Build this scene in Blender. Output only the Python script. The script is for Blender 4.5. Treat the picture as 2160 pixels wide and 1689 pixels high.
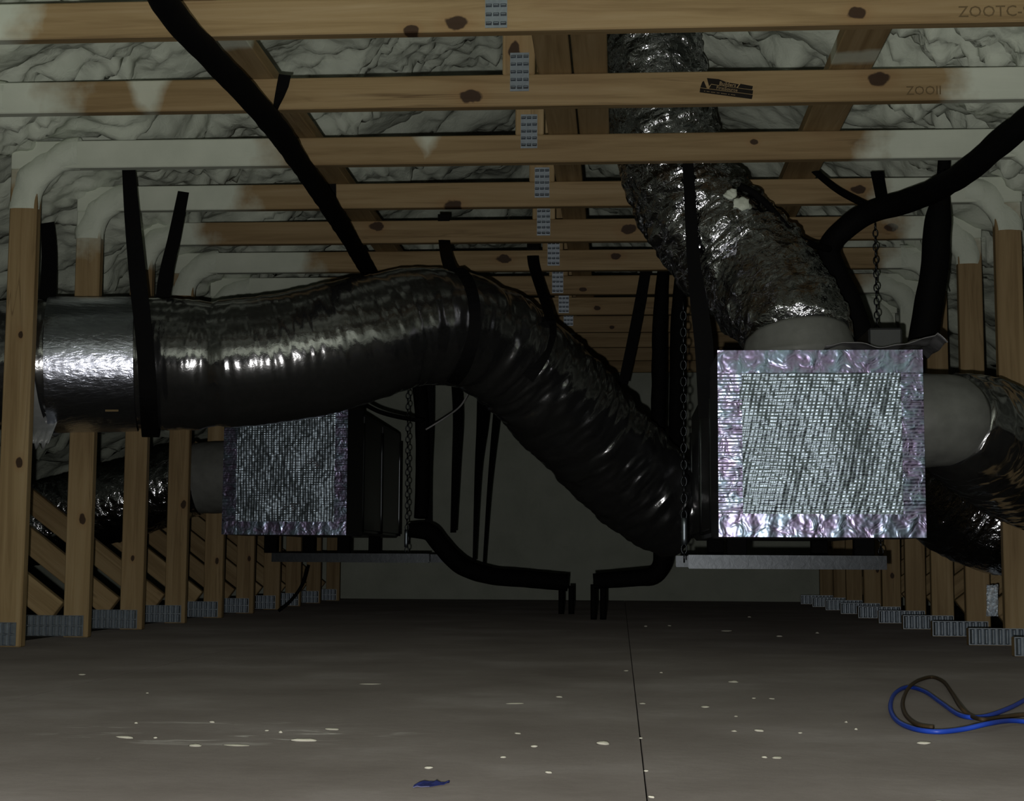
import bpy, bmesh, math, random
from mathutils import Vector, Matrix, noise

random.seed(7)
scene = bpy.context.scene
for o in list(bpy.data.objects):
    bpy.data.objects.remove(o, do_unlink=True)
COL = scene.collection

# ------------------------------------------------------------------ camera
W, H, F = 2160.0, 1689.0, 3290.0
YAW, PITCH, ROLL = math.radians(3.975), math.radians(5.807), math.radians(0.314)
CZ = 0.279
CAM = Vector((0.0, 0.0, CZ))
cam_d = bpy.data.cameras.new('camera')
cam_d.sensor_fit = 'HORIZONTAL'
cam_d.sensor_width = 36.0
cam_d.lens = 36.0 * F / W
cam_d.clip_start = 0.02
cam_d.clip_end = 60
cam = bpy.data.objects.new('camera', cam_d)
COL.objects.link(cam)
cy_, sy_ = math.cos(YAW), math.sin(YAW)
cp_, sp_ = math.cos(PITCH), math.sin(PITCH)
fwd = Vector((-sy_ * cp_, cy_ * cp_, sp_))
rt0 = Vector((cy_, sy_, 0.0))
up0 = rt0.cross(fwd)
cr_, sr_ = math.cos(ROLL), math.sin(ROLL)
right = rt0 * cr_ + up0 * sr_
upv = up0 * cr_ - rt0 * sr_
cam.matrix_world = Matrix(((right.x, upv.x, -fwd.x, CAM.x), (right.y, upv.y, -fwd.y, CAM.y),
                           (right.z, upv.z, -fwd.z, CAM.z), (0, 0, 0, 1)))
scene.camera = cam

# ------------------------------------------------------------------ world, light, exposure
world = bpy.data.worlds.new('world')
scene.world = world
world.use_nodes = True
world.node_tree.nodes['Background'].inputs[0].default_value = (0.0, 0.0, 0.0, 1)
world.node_tree.nodes['Background'].inputs[1].default_value = 0.0
fl = bpy.data.lights.new('camera_flash', 'POINT')      # the torch of the phone, beside its lens
fl.energy = 205.0
fl.shadow_soft_size = 0.008
fl.color = (1.0, 0.97, 0.93)
flo = bpy.data.objects.new('camera_flash', fl)
flo.location = CAM + Vector((-0.035, 0.0, -0.045))
COL.objects.link(flo)
vs = scene.view_settings
vs.view_transform = 'Standard'
vs.look = 'None'
vs.exposure = 0.0
vs.gamma = 1.0
vs.use_curve_mapping = False


# ------------------------------------------------------------------ pixel -> place
def ray(u, v):
    return right * ((u - W / 2) / F) + upv * (-(v - H / 2) / F) + fwd


def P(u, v, y):                 # on the upright plane at depth y
    d = ray(u, v)
    return CAM + d * (y / d.y)


def PZ(u, v, z):                # on the level plane at height z
    d = ray(u, v)
    return CAM + d * ((z - CZ) / d.z)


S = 0.6096                      # truss spacing
D1 = 3.5376
TH, LW = 0.038, 0.089           # lumber thickness and width
XL, XR, XC = -1.8486, 1.2856, -0.279
ZB = 1.510                      # underside of the collar beams
ZT = ZB + LW
PITCH_R, HALF = 0.45, 1.60
NT = 12
YEND = 10.87


def ty(t):
    return D1 + (t - 1) * S


def zroof(x):
    return ZT + PITCH_R * (HALF - abs(x - XC))


# ------------------------------------------------------------------ material helpers
def new_mat(name):
    m = bpy.data.materials.new(name)
    m.use_nodes = True
    nt = m.node_tree
    b = nt.nodes['Principled BSDF']
    return m, nt, b


def N(nt, typ, **kw):
    n = nt.nodes.new(typ)
    for k, v in kw.items():
        setattr(n, k, v)
    return n


def L(nt, a, b):
    nt.links.new(a, b)


def math_(nt, op, a, b=None, clamp=False):
    n = N(nt, 'ShaderNodeMath', operation=op, use_clamp=clamp)
    for i, x in enumerate((a, b)):
        if x is None:
            continue
        if isinstance(x, (int, float)):
            n.inputs[i].default_value = x
        else:
            L(nt, x, n.inputs[i])
    return n.outputs[0]


def mixc(nt, fac, a, b):
    n = N(nt, 'ShaderNodeMix', data_type='RGBA')
    for i, x in ((0, fac), (6, a), (7, b)):
        if isinstance(x, (int, float)):
            n.inputs[i].default_value = x
        elif isinstance(x, tuple):
            n.inputs[i].default_value = (*x, 1)
        else:
            L(nt, x, n.inputs[i])
    return n.outputs[2]


def noise_(nt, vec, scale, detail=3.0, rough=0.55, dist=0.0):
    n = N(nt, 'ShaderNodeTexNoise')
    n.inputs['Scale'].default_value = scale
    n.inputs['Detail'].default_value = detail
    n.inputs['Roughness'].default_value = rough
    n.inputs['Distortion'].default_value = dist
    if vec is not None:
        L(nt, vec, n.inputs['Vector'])
    return n.outputs['Fac']


def ramp(nt, fac, stops):
    n = N(nt, 'ShaderNodeValToRGB')
    e = n.color_ramp.elements
    e[0].position, e[0].color = stops[0][0], (*stops[0][1], 1)
    e[1].position, e[1].color = stops[-1][0], (*stops[-1][1], 1)
    for p, c in stops[1:-1]:
        k = e.new(p)
        k.color = (*c, 1)
    L(nt, fac, n.inputs[0])
    return n.outputs[0]


def bump(nt, b, height, strength, dist):
    n = N(nt, 'ShaderNodeBump')
    n.inputs['Strength'].default_value = strength
    n.inputs['Distance'].default_value = dist
    L(nt, height, n.inputs['Height'])
    L(nt, n.outputs[0], b.inputs['Normal'])


def objvec(nt, scl=(1, 1, 1), rnd=0.0):
    tc = N(nt, 'ShaderNodeTexCoord')
    mp = N(nt, 'ShaderNodeMapping')
    mp.inputs['Scale'].default_value = scl
    L(nt, tc.outputs['Object'], mp.inputs['Vector'])
    if rnd:
        oi = N(nt, 'ShaderNodeObjectInfo')
        vm = N(nt, 'ShaderNodeVectorMath', operation='SCALE')
        vm.inputs[0].default_value = (37.0, 11.0, 23.0)
        L(nt, oi.outputs['Random'], vm.inputs['Scale'])
        L(nt, vm.outputs[0], mp.inputs['Location'])
    return mp.outputs[0]


FOAMC = ((0.47, 0.525, 0.435), (0.70, 0.755, 0.64))


# pine lumber; custom properties of the object place its knots and the sprayed foam on it
def make_wood():
    m, nt, b = new_mat('pine_lumber')
    tc = N(nt, 'ShaderNodeTexCoord')
    g = noise_(nt, objvec(nt, (1.6, 34, 34), 1), 1.0, 4, 0.6, 0.6)
    g2 = noise_(nt, objvec(nt, (0.7, 7, 7), 1), 1.0, 3, 0.5, 1.2)
    blot = noise_(nt, objvec(nt, (2.5, 3, 3), 1), 1.0, 3)
    col = ramp(nt, g, [(0.30, (0.18, 0.122, 0.055)), (0.55, (0.325, 0.24, 0.122)), (0.75, (0.405, 0.315, 0.18))])
    col = mixc(nt, math_(nt, 'MULTIPLY', g2, 0.45), col, (0.235, 0.155, 0.066))
    oi = N(nt, 'ShaderNodeObjectInfo')
    col = mixc(nt, math_(nt, 'MULTIPLY', oi.outputs['Random'], 0.35), col, (0.20, 0.135, 0.065))
    col = mixc(nt, math_(nt, 'MULTIPLY', math_(nt, 'SUBTRACT', blot, 0.5, True), 0.9), col, (0.20, 0.12, 0.055))
    ck = noise_(nt, objvec(nt, (0.9, 26, 26), 1), 1.0, 2, 0.5, 0.9)
    ck = math_(nt, 'SUBTRACT', 1.0, math_(nt, 'MULTIPLY', math_(nt, 'ABSOLUTE', math_(nt, 'SUBTRACT', ck, 0.5)), 45.0), True)
    ckm = math_(nt, 'MULTIPLY', math_(nt, 'SUBTRACT', noise_(nt, objvec(nt, (1.3, 9, 9), 1), 1.0, 2), 0.5, True), 5.0, True)
    col = mixc(nt, math_(nt, 'MULTIPLY', math_(nt, 'MULTIPLY', ck, ckm), 0.75), col, (0.085, 0.048, 0.02))
    sx = N(nt, 'ShaderNodeSeparateXYZ')
    L(nt, tc.outputs['Object'], sx.inputs[0])
    wob = noise_(nt, tc.outputs['Object'], 30, 2)
    wob = math_(nt, 'MULTIPLY', math_(nt, 'SUBTRACT', wob, 0.5), 1.1)
    for k in ('knot_a', 'knot_b', 'knot_c'):
        at = N(nt, 'ShaderNodeAttribute', attribute_type='OBJECT', attribute_name=k)
        s = N(nt, 'ShaderNodeSeparateXYZ')
        L(nt, at.outputs['Vector'], s.inputs[0])
        dx = math_(nt, 'MULTIPLY', math_(nt, 'SUBTRACT', sx.outputs[0], s.outputs[0]), 0.62)
        dz = math_(nt, 'SUBTRACT', sx.outputs[2], s.outputs[1])
        dd = math_(nt, 'SQRT', math_(nt, 'ADD', math_(nt, 'MULTIPLY', dx, dx), math_(nt, 'MULTIPLY', dz, dz)))
        r = s.outputs[2]
        q = math_(nt, 'DIVIDE', dd, math_(nt, 'ADD', r, 0.0001))
        q = math_(nt, 'ADD', q, wob)
        inner = math_(nt, 'MULTIPLY', math_(nt, 'SUBTRACT', 1.05, q), 5.0, True)
        halo = math_(nt, 'MULTIPLY', math_(nt, 'SUBTRACT', 2.3, q), 0.45, True)
        has = math_(nt, 'GREATER_THAN', r, 0.0005)
        col = mixc(nt, math_(nt, 'MULTIPLY', math_(nt, 'MULTIPLY', halo, 0.6), has), col, (0.23, 0.125, 0.05))
        col = mixc(nt, math_(nt, 'MULTIPLY', math_(nt, 'MULTIPLY', inner, 0.92), has), col, (0.022, 0.010, 0.005))
    # sprayed foam film: x below .x or above .y of "foam", and a patch around .x of "patch"
    fn = noise_(nt, tc.outputs['Object'], 7, 4)
    off = math_(nt, 'MULTIPLY', math_(nt, 'SUBTRACT', fn, 0.5), 0.30)
    xs = math_(nt, 'ADD', sx.outputs[0], off)
    fa = N(nt, 'ShaderNodeAttribute', attribute_type='OBJECT', attribute_name='foam')
    fs = N(nt, 'ShaderNodeSeparateXYZ')
    L(nt, fa.outputs['Vector'], fs.inputs[0])
    lo = math_(nt, 'MULTIPLY', math_(nt, 'SUBTRACT', fs.outputs[0], xs), 9.0, True)
    hi = math_(nt, 'MULTIPLY', math_(nt, 'SUBTRACT', xs, fs.outputs[1]), 9.0, True)
    fm = math_(nt, 'MULTIPLY', math_(nt, 'MAXIMUM', lo, hi), fs.outputs[2])
    pa = N(nt, 'ShaderNodeAttribute', attribute_type='OBJECT', attribute_name='patch')
    ps = N(nt, 'ShaderNodeSeparateXYZ')
    L(nt, pa.outputs['Vector'], ps.inputs[0])
    pd = math_(nt, 'ABSOLUTE', math_(nt, 'SUBTRACT', math_(nt, 'ADD', sx.outputs[0], math_(nt, 'MULTIPLY', off, 0.3)), ps.outputs[0]))
    taper = math_(nt, 'MULTIPLY', math_(nt, 'SUBTRACT', 0.045, sx.outputs[2]), 0.55)
    pm = math_(nt, 'MULTIPLY', math_(nt, 'SUBTRACT', math_(nt, 'SUBTRACT', ps.outputs[1], pd), taper), 30.0, True)
    pm = math_(nt, 'MULTIPLY', pm, math_(nt, 'GREATER_THAN', ps.outputs[1], 0.001))
    pm = math_(nt, 'MULTIPLY', pm, 0.8)
    film = math_(nt, 'MAXIMUM', fm, pm)
    film = math_(nt, 'MULTIPLY', film, 0.96)
    fc = mixc(nt, fn, FOAMC[0], FOAMC[1])
    col = mixc(nt, film, col, fc)
    L(nt, col, b.inputs['Base Color'])
    b.inputs['Roughness'].default_value = 0.62
    b.inputs['Specular IOR Level'].default_value = 0.25
    bump(nt, b, g, 0.25, 0.004)
    return m


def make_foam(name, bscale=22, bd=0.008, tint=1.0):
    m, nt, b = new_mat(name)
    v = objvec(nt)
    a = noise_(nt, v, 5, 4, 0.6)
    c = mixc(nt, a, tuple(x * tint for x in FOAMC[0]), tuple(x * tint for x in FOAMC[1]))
    L(nt, c, b.inputs['Base Color'])
    b.inputs['Roughness'].default_value = 0.6
    b.inputs['Specular IOR Level'].default_value = 0.25
    n = noise_(nt, v, bscale, 4, 0.55, 0.7)
    bump(nt, b, n, 0.65, bd)
    return m


def make_floor():
    m, nt, b = new_mat('dusty_subfloor')
    v = objvec(nt)
    gc = N(nt, 'ShaderNodeNewGeometry')
    pos = gc.outputs['Position']
    st = N(nt, 'ShaderNodeMapping')
    st.inputs['Scale'].default_value = (1.0, 0.35, 1.0)
    L(nt, pos, st.inputs[0])
    a = noise_(nt, pos, 2.2, 5, 0.6)
    f = noise_(nt, pos, 40, 4, 0.6)
    col = ramp(nt, a, [(0.3, (0.070, 0.062, 0.056)), (0.52, (0.094, 0.085, 0.078)), (0.72, (0.130, 0.121, 0.114))])
    col = mixc(nt, math_(nt, 'MULTIPLY', f, 0.4), col, (0.055, 0.049, 0.044))
    # pale dried overspray smears, elongated across the sheets
    sm = N(nt, 'ShaderNodeMapping')
    sm.inputs['Scale'].default_value = (5.0, 16.0, 1.0)
    L(nt, pos, sm.inputs[0])
    s1 = noise_(nt, sm.outputs[0], 1.0, 5, 0.65, 0.5)
    sx = N(nt, 'ShaderNodeSeparateXYZ')
    L(nt, pos, sx.inputs[0])
    c0 = PZ(500, 1545, 0.0)
    dx = math_(nt, 'DIVIDE', math_(nt, 'SUBTRACT', sx.outputs[0], c0.x), 0.30)
    dy = math_(nt, 'DIVIDE', math_(nt, 'SUBTRACT', sx.outputs[1], c0.y), 0.17)
    rr = math_(nt, 'SQRT', math_(nt, 'ADD', math_(nt, 'MULTIPLY', dx, dx), math_(nt, 'MULTIPLY', dy, dy)))
    zone = math_(nt, 'SUBTRACT', 1.15, rr, True)
    sm1 = math_(nt, 'MULTIPLY', math_(nt, 'SUBTRACT', s1, 0.56, True), 9.0, True)
    sm1 = math_(nt, 'MULTIPLY', sm1, math_(nt, 'MULTIPLY', zone, 1.6, True))
    col = mixc(nt, sm1, col, (0.26, 0.26, 0.24))
    far = noise_(nt, st.outputs[0], 9.0, 4, 0.6, 0.3)
    sp = math_(nt, 'MULTIPLY', math_(nt, 'SUBTRACT', far, 0.70, True), 8.0, True)
    col = mixc(nt, math_(nt, 'MULTIPLY', sp, 0.5), col, (0.20, 0.20, 0.185))
    L(nt, col, b.inputs['Base Color'])
    b.inputs['Roughness'].default_value = 0.8
    b.inputs['Specular IOR Level'].default_value = 0.2
    b.inputs['Diffuse Roughness'].default_value = 1.0
    bump(nt, b, f, 0.25, 0.004)
    return m


def make_metal(name, base, rough, bs=None, bstr=0.3, bd=0.003, metallic=1.0, scl=(1, 1, 1), detail=4, dist=0.6):
    m, nt, b = new_mat(name)
    b.inputs['Metallic'].default_value = metallic
    v = objvec(nt, scl)
    n = noise_(nt, v, (bs or 6), detail, 0.6, dist)
    c = mixc(nt, n, tuple(x * 0.7 for x in base), tuple(min(1, x * 1.25) for x in base))
    L(nt, c, b.inputs['Base Color'])
    b.inputs['Roughness'].default_value = rough
    if bs:
        bump(nt, b, n, bstr, bd)
    return m


def make_tape():
    m, nt, b = new_mat('foil_tape')
    b.inputs['Metallic'].default_value = 1.0
    v = objvec(nt)
    n = noise_(nt, v, 26, 2, 0.5, 0.8)
    c = ramp(nt, n, [(0.35, (0.235, 0.195, 0.315)), (0.5, (0.235, 0.24, 0.35)), (0.65, (0.235, 0.31, 0.40))])
    L(nt, c, b.inputs['Base Color'])
    b.inputs['Roughness'].default_value = 0.27
    bump(nt, b, n, 0.5, 0.006)
    return m


def make_plain(name, base, rough, spec=0.3, bs=0, bstr=0.3, bd=0.002):
    m, nt, b = new_mat(name)
    v = objvec(nt)
    n = noise_(nt, v, bs or 20, 3)
    c = mixc(nt, n, tuple(x * 0.75 for x in base), tuple(min(1, x * 1.25) for x in base))
    L(nt, c, b.inputs['Base Color'])
    b.inputs['Roughness'].default_value = rough
    b.inputs['Specular IOR Level'].default_value = spec
    if bs:
        bump(nt, b, n, bstr, bd)
    return m


WOOD = make_wood()
FOAM = make_foam('spray_foam')
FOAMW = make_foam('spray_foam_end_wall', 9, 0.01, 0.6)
FLOOR = make_floor()
GALV = make_metal('galvanised_steel', (0.24, 0.275, 0.31), 0.45, 60, 0.2, 0.002)
MYLAR = make_metal('grey_mylar_jacket', (0.31, 0.315, 0.325), 0.145, 55, 0.22, 0.0025, metallic=0.96)
CRINK = make_metal('crinkled_mylar_jacket', (0.46, 0.47, 0.50), 0.16, 30, 0.8, 0.010, detail=3, dist=1.0)
TAPEW = make_metal('foil_wrap', (0.55, 0.58, 0.68), 0.22, 90, 0.5, 0.003, scl=(0.25, 1, 1))
FOIL = make_metal('foil_facing', (0.235, 0.285, 0.33), 0.36, 30, 0.15, 0.002)
TAPE = make_tape()
CABI = make_metal('dark_cabinet_steel', (0.045, 0.048, 0.05), 0.32, None, metallic=0.3)
STRUT = make_metal('strut_steel', (0.04, 0.044, 0.048), 0.36, 40, 0.2, 0.002)
RUBBER = make_plain('black_foam_rubber', (0.0035, 0.0035, 0.0036), 0.8, 0.06, 60, 0.4, 0.003)
STRAPM = make_plain('black_webbing', (0.003, 0.003, 0.0033), 0.7, 0.08, 200, 0.3, 0.001)
MASTIC = make_plain('grey_mastic', (0.125, 0.13, 0.12), 0.55, 0.3, 30, 0.4, 0.004)
PLAST = make_plain('thin_grey_plastic', (0.17, 0.17, 0.175), 0.25, 0.6, 25, 0.5, 0.006)
SLEEVE = make_plain('grey_plastic_sleeve', (0.21, 0.22, 0.22), 0.4, 0.5, 25, 0.5, 0.006)
BLUE = make_plain('blue_cord_jacket', (0.014, 0.055, 0.42), 0.4, 0.4)
BROWN = make_plain('dull_brown', (0.05, 0.033, 0.018), 0.6, 0.2)
CRUMBM = make_plain('foam_crumb', (0.62, 0.60, 0.52), 0.7, 0.2, 80, 0.5, 0.003)
INK = make_plain('black_ink', (0.012, 0.010, 0.008), 0.7, 0.1)
INKF = make_plain('faded_ink', (0.135, 0.098, 0.05), 0.8, 0.1)
WIREG = make_plain('grey_wire_jacket', (0.28, 0.28, 0.28), 0.45, 0.4)


# ------------------------------------------------------------------ object helpers
def tag(o, label=None, cat=None, group=None, kind=None):
    if label:
        o['label'] = label
    if cat:
        o['category'] = cat
    if group:
        o['group'] = group
    if kind:
        o['kind'] = kind
    return o


def empty(name, loc):
    o = bpy.data.objects.new(name, None)
    o.empty_display_size = 0.1
    o.location = loc
    COL.objects.link(o)
    return o


def abs_loc(o):
    v = Vector(o.location)
    if o.parent:
        v = v + abs_loc(o.parent)
    return v


def link(name, me, mat, loc=(0, 0, 0), parent=None, rot=None, smooth=False):
    o = bpy.data.objects.new(name, me)
    COL.objects.link(o)
    if mat and not me.materials:
        me.materials.append(mat)
    if smooth and me.polygons:
        me.polygons.foreach_set('use_smooth', [True] * len(me.polygons))
    loc = Vector(loc)
    if parent:
        o.parent = parent
        loc = loc - abs_loc(parent)
    o.location = loc
    if rot:
        o.rotation_euler = rot
    return o


def box_mesh(name, sx, sy, sz, bev=0.0025):
    bm = bmesh.new()
    bmesh.ops.create_cube(bm, size=1.0)
    for v in bm.verts:
        v.co = Vector((v.co.x * sx, v.co.y * sy, v.co.z * sz))
    if bev:
        bmesh.ops.bevel(bm, geom=list(bm.edges), offset=bev, segments=1, affect='EDGES')
    me = bpy.data.meshes.new(name)
    bm.to_mesh(me)
    bm.free()
    return me


def box(name, lo, hi, mat, parent=None, bev=0.0025):
    lo, hi = Vector(lo), Vector(hi)
    s = hi - lo
    return link(name, box_mesh(name, s.x, s.y, s.z, bev), mat, (lo + hi) / 2, parent)


def mesh_world(name, verts, faces, mat, parent=None, smooth=True, origin=None):
    org = Vector(origin) if origin is not None else Vector(verts[0])
    me = bpy.data.meshes.new(name)
    me.from_pydata([tuple(Vector(v) - org) for v in verts], [], faces)
    me.validate()
    return link(name, me, mat, org, parent, smooth=smooth)


def lumber(name, a, b_, width, thick, parent=None, mat=None):
    """a board in an upright truss plane from a to b (centre line), its own x along its length"""
    a, b_ = Vector(a), Vector(b_)
    d = b_ - a
    me = box_mesh(name, d.length, thick, width, 0.003)
    ang = math.atan2(d.z, d.x)
    return link(name, me, mat or WOOD, (a + b_) / 2, parent, (0, -ang, 0))


def crom(pts, n):
    """Catmull-Rom through pts (tuples of any length), n samples per span"""
    out = []
    k = len(pts)
    for i in range(k - 1):
        p0 = pts[max(i - 1, 0)]
        p1, p2 = pts[i], pts[i + 1]
        p3 = pts[min(i + 2, k - 1)]
        for j in range(n):
            t = j / n
            out.append(tuple(0.5 * ((2 * b) + (c - a) * t + (2 * a - 5 * b + 4 * c - d) * t * t + (-a + 3 * b - 3 * c + d) * t ** 3)
                             for a, b, c, d in zip(p0, p1, p2, p3)))
    out.append(tuple(pts[-1]))
    return out


def resample(samples, step):
    out = [samples[0]]
    acc = 0.0
    for a, b_ in zip(samples, samples[1:]):
        seg = (Vector(b_[:3]) - Vector(a[:3])).length
        if seg < 1e-9:
            continue
        t = step - acc
        while t <= seg:
            k = t / seg
            out.append(tuple(x + (y - x) * k for x, y in zip(a, b_)))
            t += step
        acc = seg - (t - step)
    return out


def tube_geo(path, nseg, disp=None, cap=True):
    """path: list of (x,y,z,r)"""
    verts, faces = [], []
    n = len(path)
    pts = [Vector(p[:3]) for p in path]
    tang = []
    for i in range(n):
        a, b_ = pts[max(i - 1, 0)], pts[min(i + 1, n - 1)]
        tang.append((b_ - a).normalized())
    ref = Vector((0, 0, 1)) if abs(tang[0].z) < 0.9 else Vector((0, 1, 0))
    u = tang[0].cross(ref).normalized()
    s = 0.0
    for i in range(n):
        if i:
            s += (pts[i] - pts[i - 1]).length
            u = (u - tang[i] * u.dot(tang[i])).normalized()
        w = tang[i].cross(u)
        for k in range(nseg):
            th = 2 * math.pi * k / nseg
            r = path[i][3]
            if disp:
                r += disp(s, th)
            verts.append(pts[i] + (u * math.cos(th) + w * math.sin(th)) * r)
    for i in range(n - 1):
        for k in range(nseg):
            a = i * nseg + k
            b_ = i * nseg + (k + 1) % nseg
            faces.append((a, b_, b_ + nseg, a + nseg))
    if cap:
        faces.append(tuple(range(nseg - 1, -1, -1)))
        faces.append(tuple(range((n - 1) * nseg, n * nseg)))
    return verts, faces


def tube(name, ctrl, mat, parent=None, nseg=12, step=0.02, disp=None, origin=None):
    path = resample(crom(ctrl, 16), step)
    v, f = tube_geo(path, nseg, disp)
    return mesh_world(name, v, f, mat, parent, True, origin)


def px(u, v, y, r):
    p = P(u, v, y)
    return (p.x, p.y, p.z, r)


def ribbon(name, ctrl, mat, parent=None, th=0.003, step=0.03, side=(1, 0, 0)):
    """ctrl: (x,y,z,width[,twist]); a flat webbing strap with thickness"""
    ctrl = [c if len(c) == 5 else (*c, 0.0) for c in ctrl]
    path = resample(crom(ctrl, 16), step)
    verts, faces = [], []
    n = len(path)
    pts = [Vector(p[:3]) for p in path]
    for i in range(n):
        t = (pts[min(i + 1, n - 1)] - pts[max(i - 1, 0)]).normalized()
        sd = Vector(side)
        sd = (sd - t * sd.dot(t)).normalized()
        nm = t.cross(sd)
        a = path[i][4]
        s2 = sd * math.cos(a) + nm * math.sin(a)
        n2 = nm * math.cos(a) - sd * math.sin(a)
        w = path[i][3] / 2
        for q in (s2 * w + n2 * th / 2, -s2 * w + n2 * th / 2, -s2 * w - n2 * th / 2, s2 * w - n2 * th / 2):
            verts.append(pts[i] + q)
    for i in range(n - 1):
        for k in range(4):
            a, b_ = i * 4 + k, i * 4 + (k + 1) % 4
            faces.append((a, b_, b_ + 4, a + 4))
    faces.append((3, 2, 1, 0))
    e = (n - 1) * 4
    faces.append((e, e + 1, e + 2, e + 3))
    return mesh_world(name, verts, faces, mat, parent, False)


def pw(u, v, y, w, tw=0.0):
    p = P(u, v, y)
    return (p.x, p.y, p.z, w, tw)


# ------------------------------------------------------------------ setting: floor, roof foam, end wall
fb = box('floor', (XC - 4.6, -1.2, -0.05), (XC + 4.6, YEND + 0.1, -0.019), make_plain('dark_under_floor', (0.05, 0.045, 0.04), 0.9), None, 0)
tag(fb, 'dusty wood sheet subfloor between the truss posts', None, kind='structure')
seam_x = PZ(1358, 1620, 0).x
yl, yr = PZ(400, 1418, 0).y, PZ(1700, 1547, 0).y
cols = [(XL + 0.004 - 0.14, seam_x - 1.219), (seam_x - 1.216, seam_x - 0.0013), (seam_x + 0.0013, seam_x + 1.219), (seam_x + 1.222, XR + 0.12)]
for ci, (x0, x1) in enumerate(cols):
    y0 = yl if ci < 2 else yr
    edges = [y0 + (k - 2) * 2.44 for k in range(0, 7)]
    for a, b_ in zip(edges, edges[1:]):
        a2, b2 = max(a, -1.2) + 0.0008, min(b_, YEND) - 0.0008
        if b2 - a2 < 0.1 or a2 > YEND:
            continue
        box('floor_panel', (x0, a2, -0.019), (x1, b2, 0.0), FLOOR, fb, 0.0)


def sabs(v, e):
    return math.sqrt(v * v + e * e) - e


def puff(x, y, z, k=1.0):
    w = noise.noise(Vector((x * 1.3, y * 1.3, z + 5.1)))
    w2 = noise.noise(Vector((x * 2.9, y * 2.9, z + 15.1)))
    a = sabs(noise.noise(Vector((x * 3.1 + w, y * 2.6 - w * 0.7, z))), 0.05)
    b_ = sabs(noise.noise(Vector((x * 7.5 + w * 1.8, y * 6.5 + w2 * 1.2, z + 9.3))), 0.03)
    c = sabs(noise.noise(Vector((x * 16 + w2 * 2, y * 14 + w * 2, z + 3.7))), 0.03)
    e = sabs(noise.noise(Vector((x * 36 + w2 * 3, y * 32, z + 6.1))), 0.04)
    zone = 0.35 + 1.5 * max(0.0, noise.noise(Vector((x * 1.4 + 8, y * 2.3, 2.2))) + 0.22)
    return k * (0.13 * a + (0.10 * b_ + 0.060 * c + 0.022 * e) * zone)


def roof_side(sgn, name, lab):
    verts, faces = [], []
    xs = []
    x = 0.0
    while x < 4.35:
        xs.append(x)
        x += 0.015 if x < 1.95 else 0.05
    ys = []
    y = 2.6
    while y < YEND + 0.05:
        ys.append(y)
        y += 0.014 + 0.003 * max(0, y - 5)
    ys = [-1.0, 0.2, 1.4, 2.2] + ys
    for x in xs:
        for y in ys:
            wx = XC + sgn * x
            ph = ((y - D1 - TH / 2) / S) % 1.0
            ridge = math.exp(-(min(ph, 1 - ph) / 0.16) ** 2)          # foam humps over the buried rafters
            zz = ZT + PITCH_R * (HALF - x)
            d = puff(wx, y, 0.0, 1.0)
            drop = 0.06 * ridge + d * (1 - 0.6 * ridge) - 0.07
            verts.append(Vector((wx + sgn * -0.4 * d, y, zz - drop)))
    ny = len(ys)
    for i in range(len(xs) - 1):
        for j in range(ny - 1):
            a = i * ny + j
            f = (a, a + 1, a + 1 + ny, a + ny)
            faces.append(f if sgn > 0 else f[::-1])
    o = mesh_world(name, verts, faces, FOAM, None, True, origin=(XC, 5, ZT))
    tag(o, lab, None, kind='structure')
    return o


roof_side(-1, 'ceiling', 'lumpy pale grey spray foam on the left roof slope')
roof_side(1, 'ceiling', 'lumpy pale grey spray foam on the right roof slope')

# end wall under the gable, coated with smoother foam
verts, faces = [], []
nx, nz = 150, 70
for i in range(nx + 1):
    for j in range(nz + 1):
        x = XC - 4.4 + 8.8 * i / nx
        top = min(ZT + PITCH_R * (HALF - abs(x - XC)), 2.3)
        z = -0.02 + (max(top, 0.0) + 0.06) * j / nz
        d = 0.05 * noise.noise(Vector((x * 1.5, 3.3, z * 1.5))) + 0.022 * noise.noise(Vector((x * 5, 1.3, z * 5)))
        verts.append(Vector((x, YEND + d, z)))
for i in range(nx):
    for j in range(nz):
        a = i * (nz + 1) + j
        faces.append((a, a + nz + 1, a + nz + 2, a + 1))
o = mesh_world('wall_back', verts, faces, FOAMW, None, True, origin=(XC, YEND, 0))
tag(o, 'foam coated end wall of the attic', None, kind='structure')


# ------------------------------------------------------------------ nail plates
def plate_mesh(w, h, nxx, nzz, vertical_rows=False):
    """galvanised connector plate facing -y with rows of pressed tooth slots"""
    bm = bmesh.new()

    def bx(cx, cz, sx, sz, y0, y1, kx=1.0, kz=1.0):
        vs_ = [bm.verts.new((cx + a * sx * q1 / 2, yy, cz + c * sz * q2 / 2)) for yy, q1, q2 in ((y0, 1, 1), (y1, kx, kz)) for a, c in ((-1, -1), (1, -1), (1, 1), (-1, 1))]
        for f in ((0, 1, 2, 3), (7, 6, 5, 4), (0, 4, 5, 1), (1, 5, 6, 2), (2, 6, 7, 3), (3, 7, 4, 0)):
            bm.faces.new([vs_[k] for k in f])
    bx(0, 0, w, h, 0.0, -0.0018)
    for i in range(nxx):
        for j in range(nzz):
            cx = -w / 2 + w * (i + 0.5) / nxx
            cz = -h / 2 + h * (j + 0.5) / nzz
            if vertical_rows:
                bx(cx, cz, w / nxx * 0.7, h / nzz * 0.9, -0.0018, -0.0075, 0.25, 0.9)
            else:
                bx(cx, cz, w / nxx * 0.8, h / nzz * 0.4, -0.0018, -0.0060, 0.8, 0.2)
    bmesh.ops.recalc_face_normals(bm, faces=bm.faces)
    me = bpy.data.meshes.new('nail_plate')
    bm.to_mesh(me)
    bm.free()
    me.materials.append(GALV)
    return me


PL_KING = plate_mesh(0.052, 0.108, 3, 5)
PL_BASE = plate_mesh(0.205, 0.072, 9, 2, True)
PL_BASER = plate_mesh(0.205, 0.056, 9, 1, True)

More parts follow.
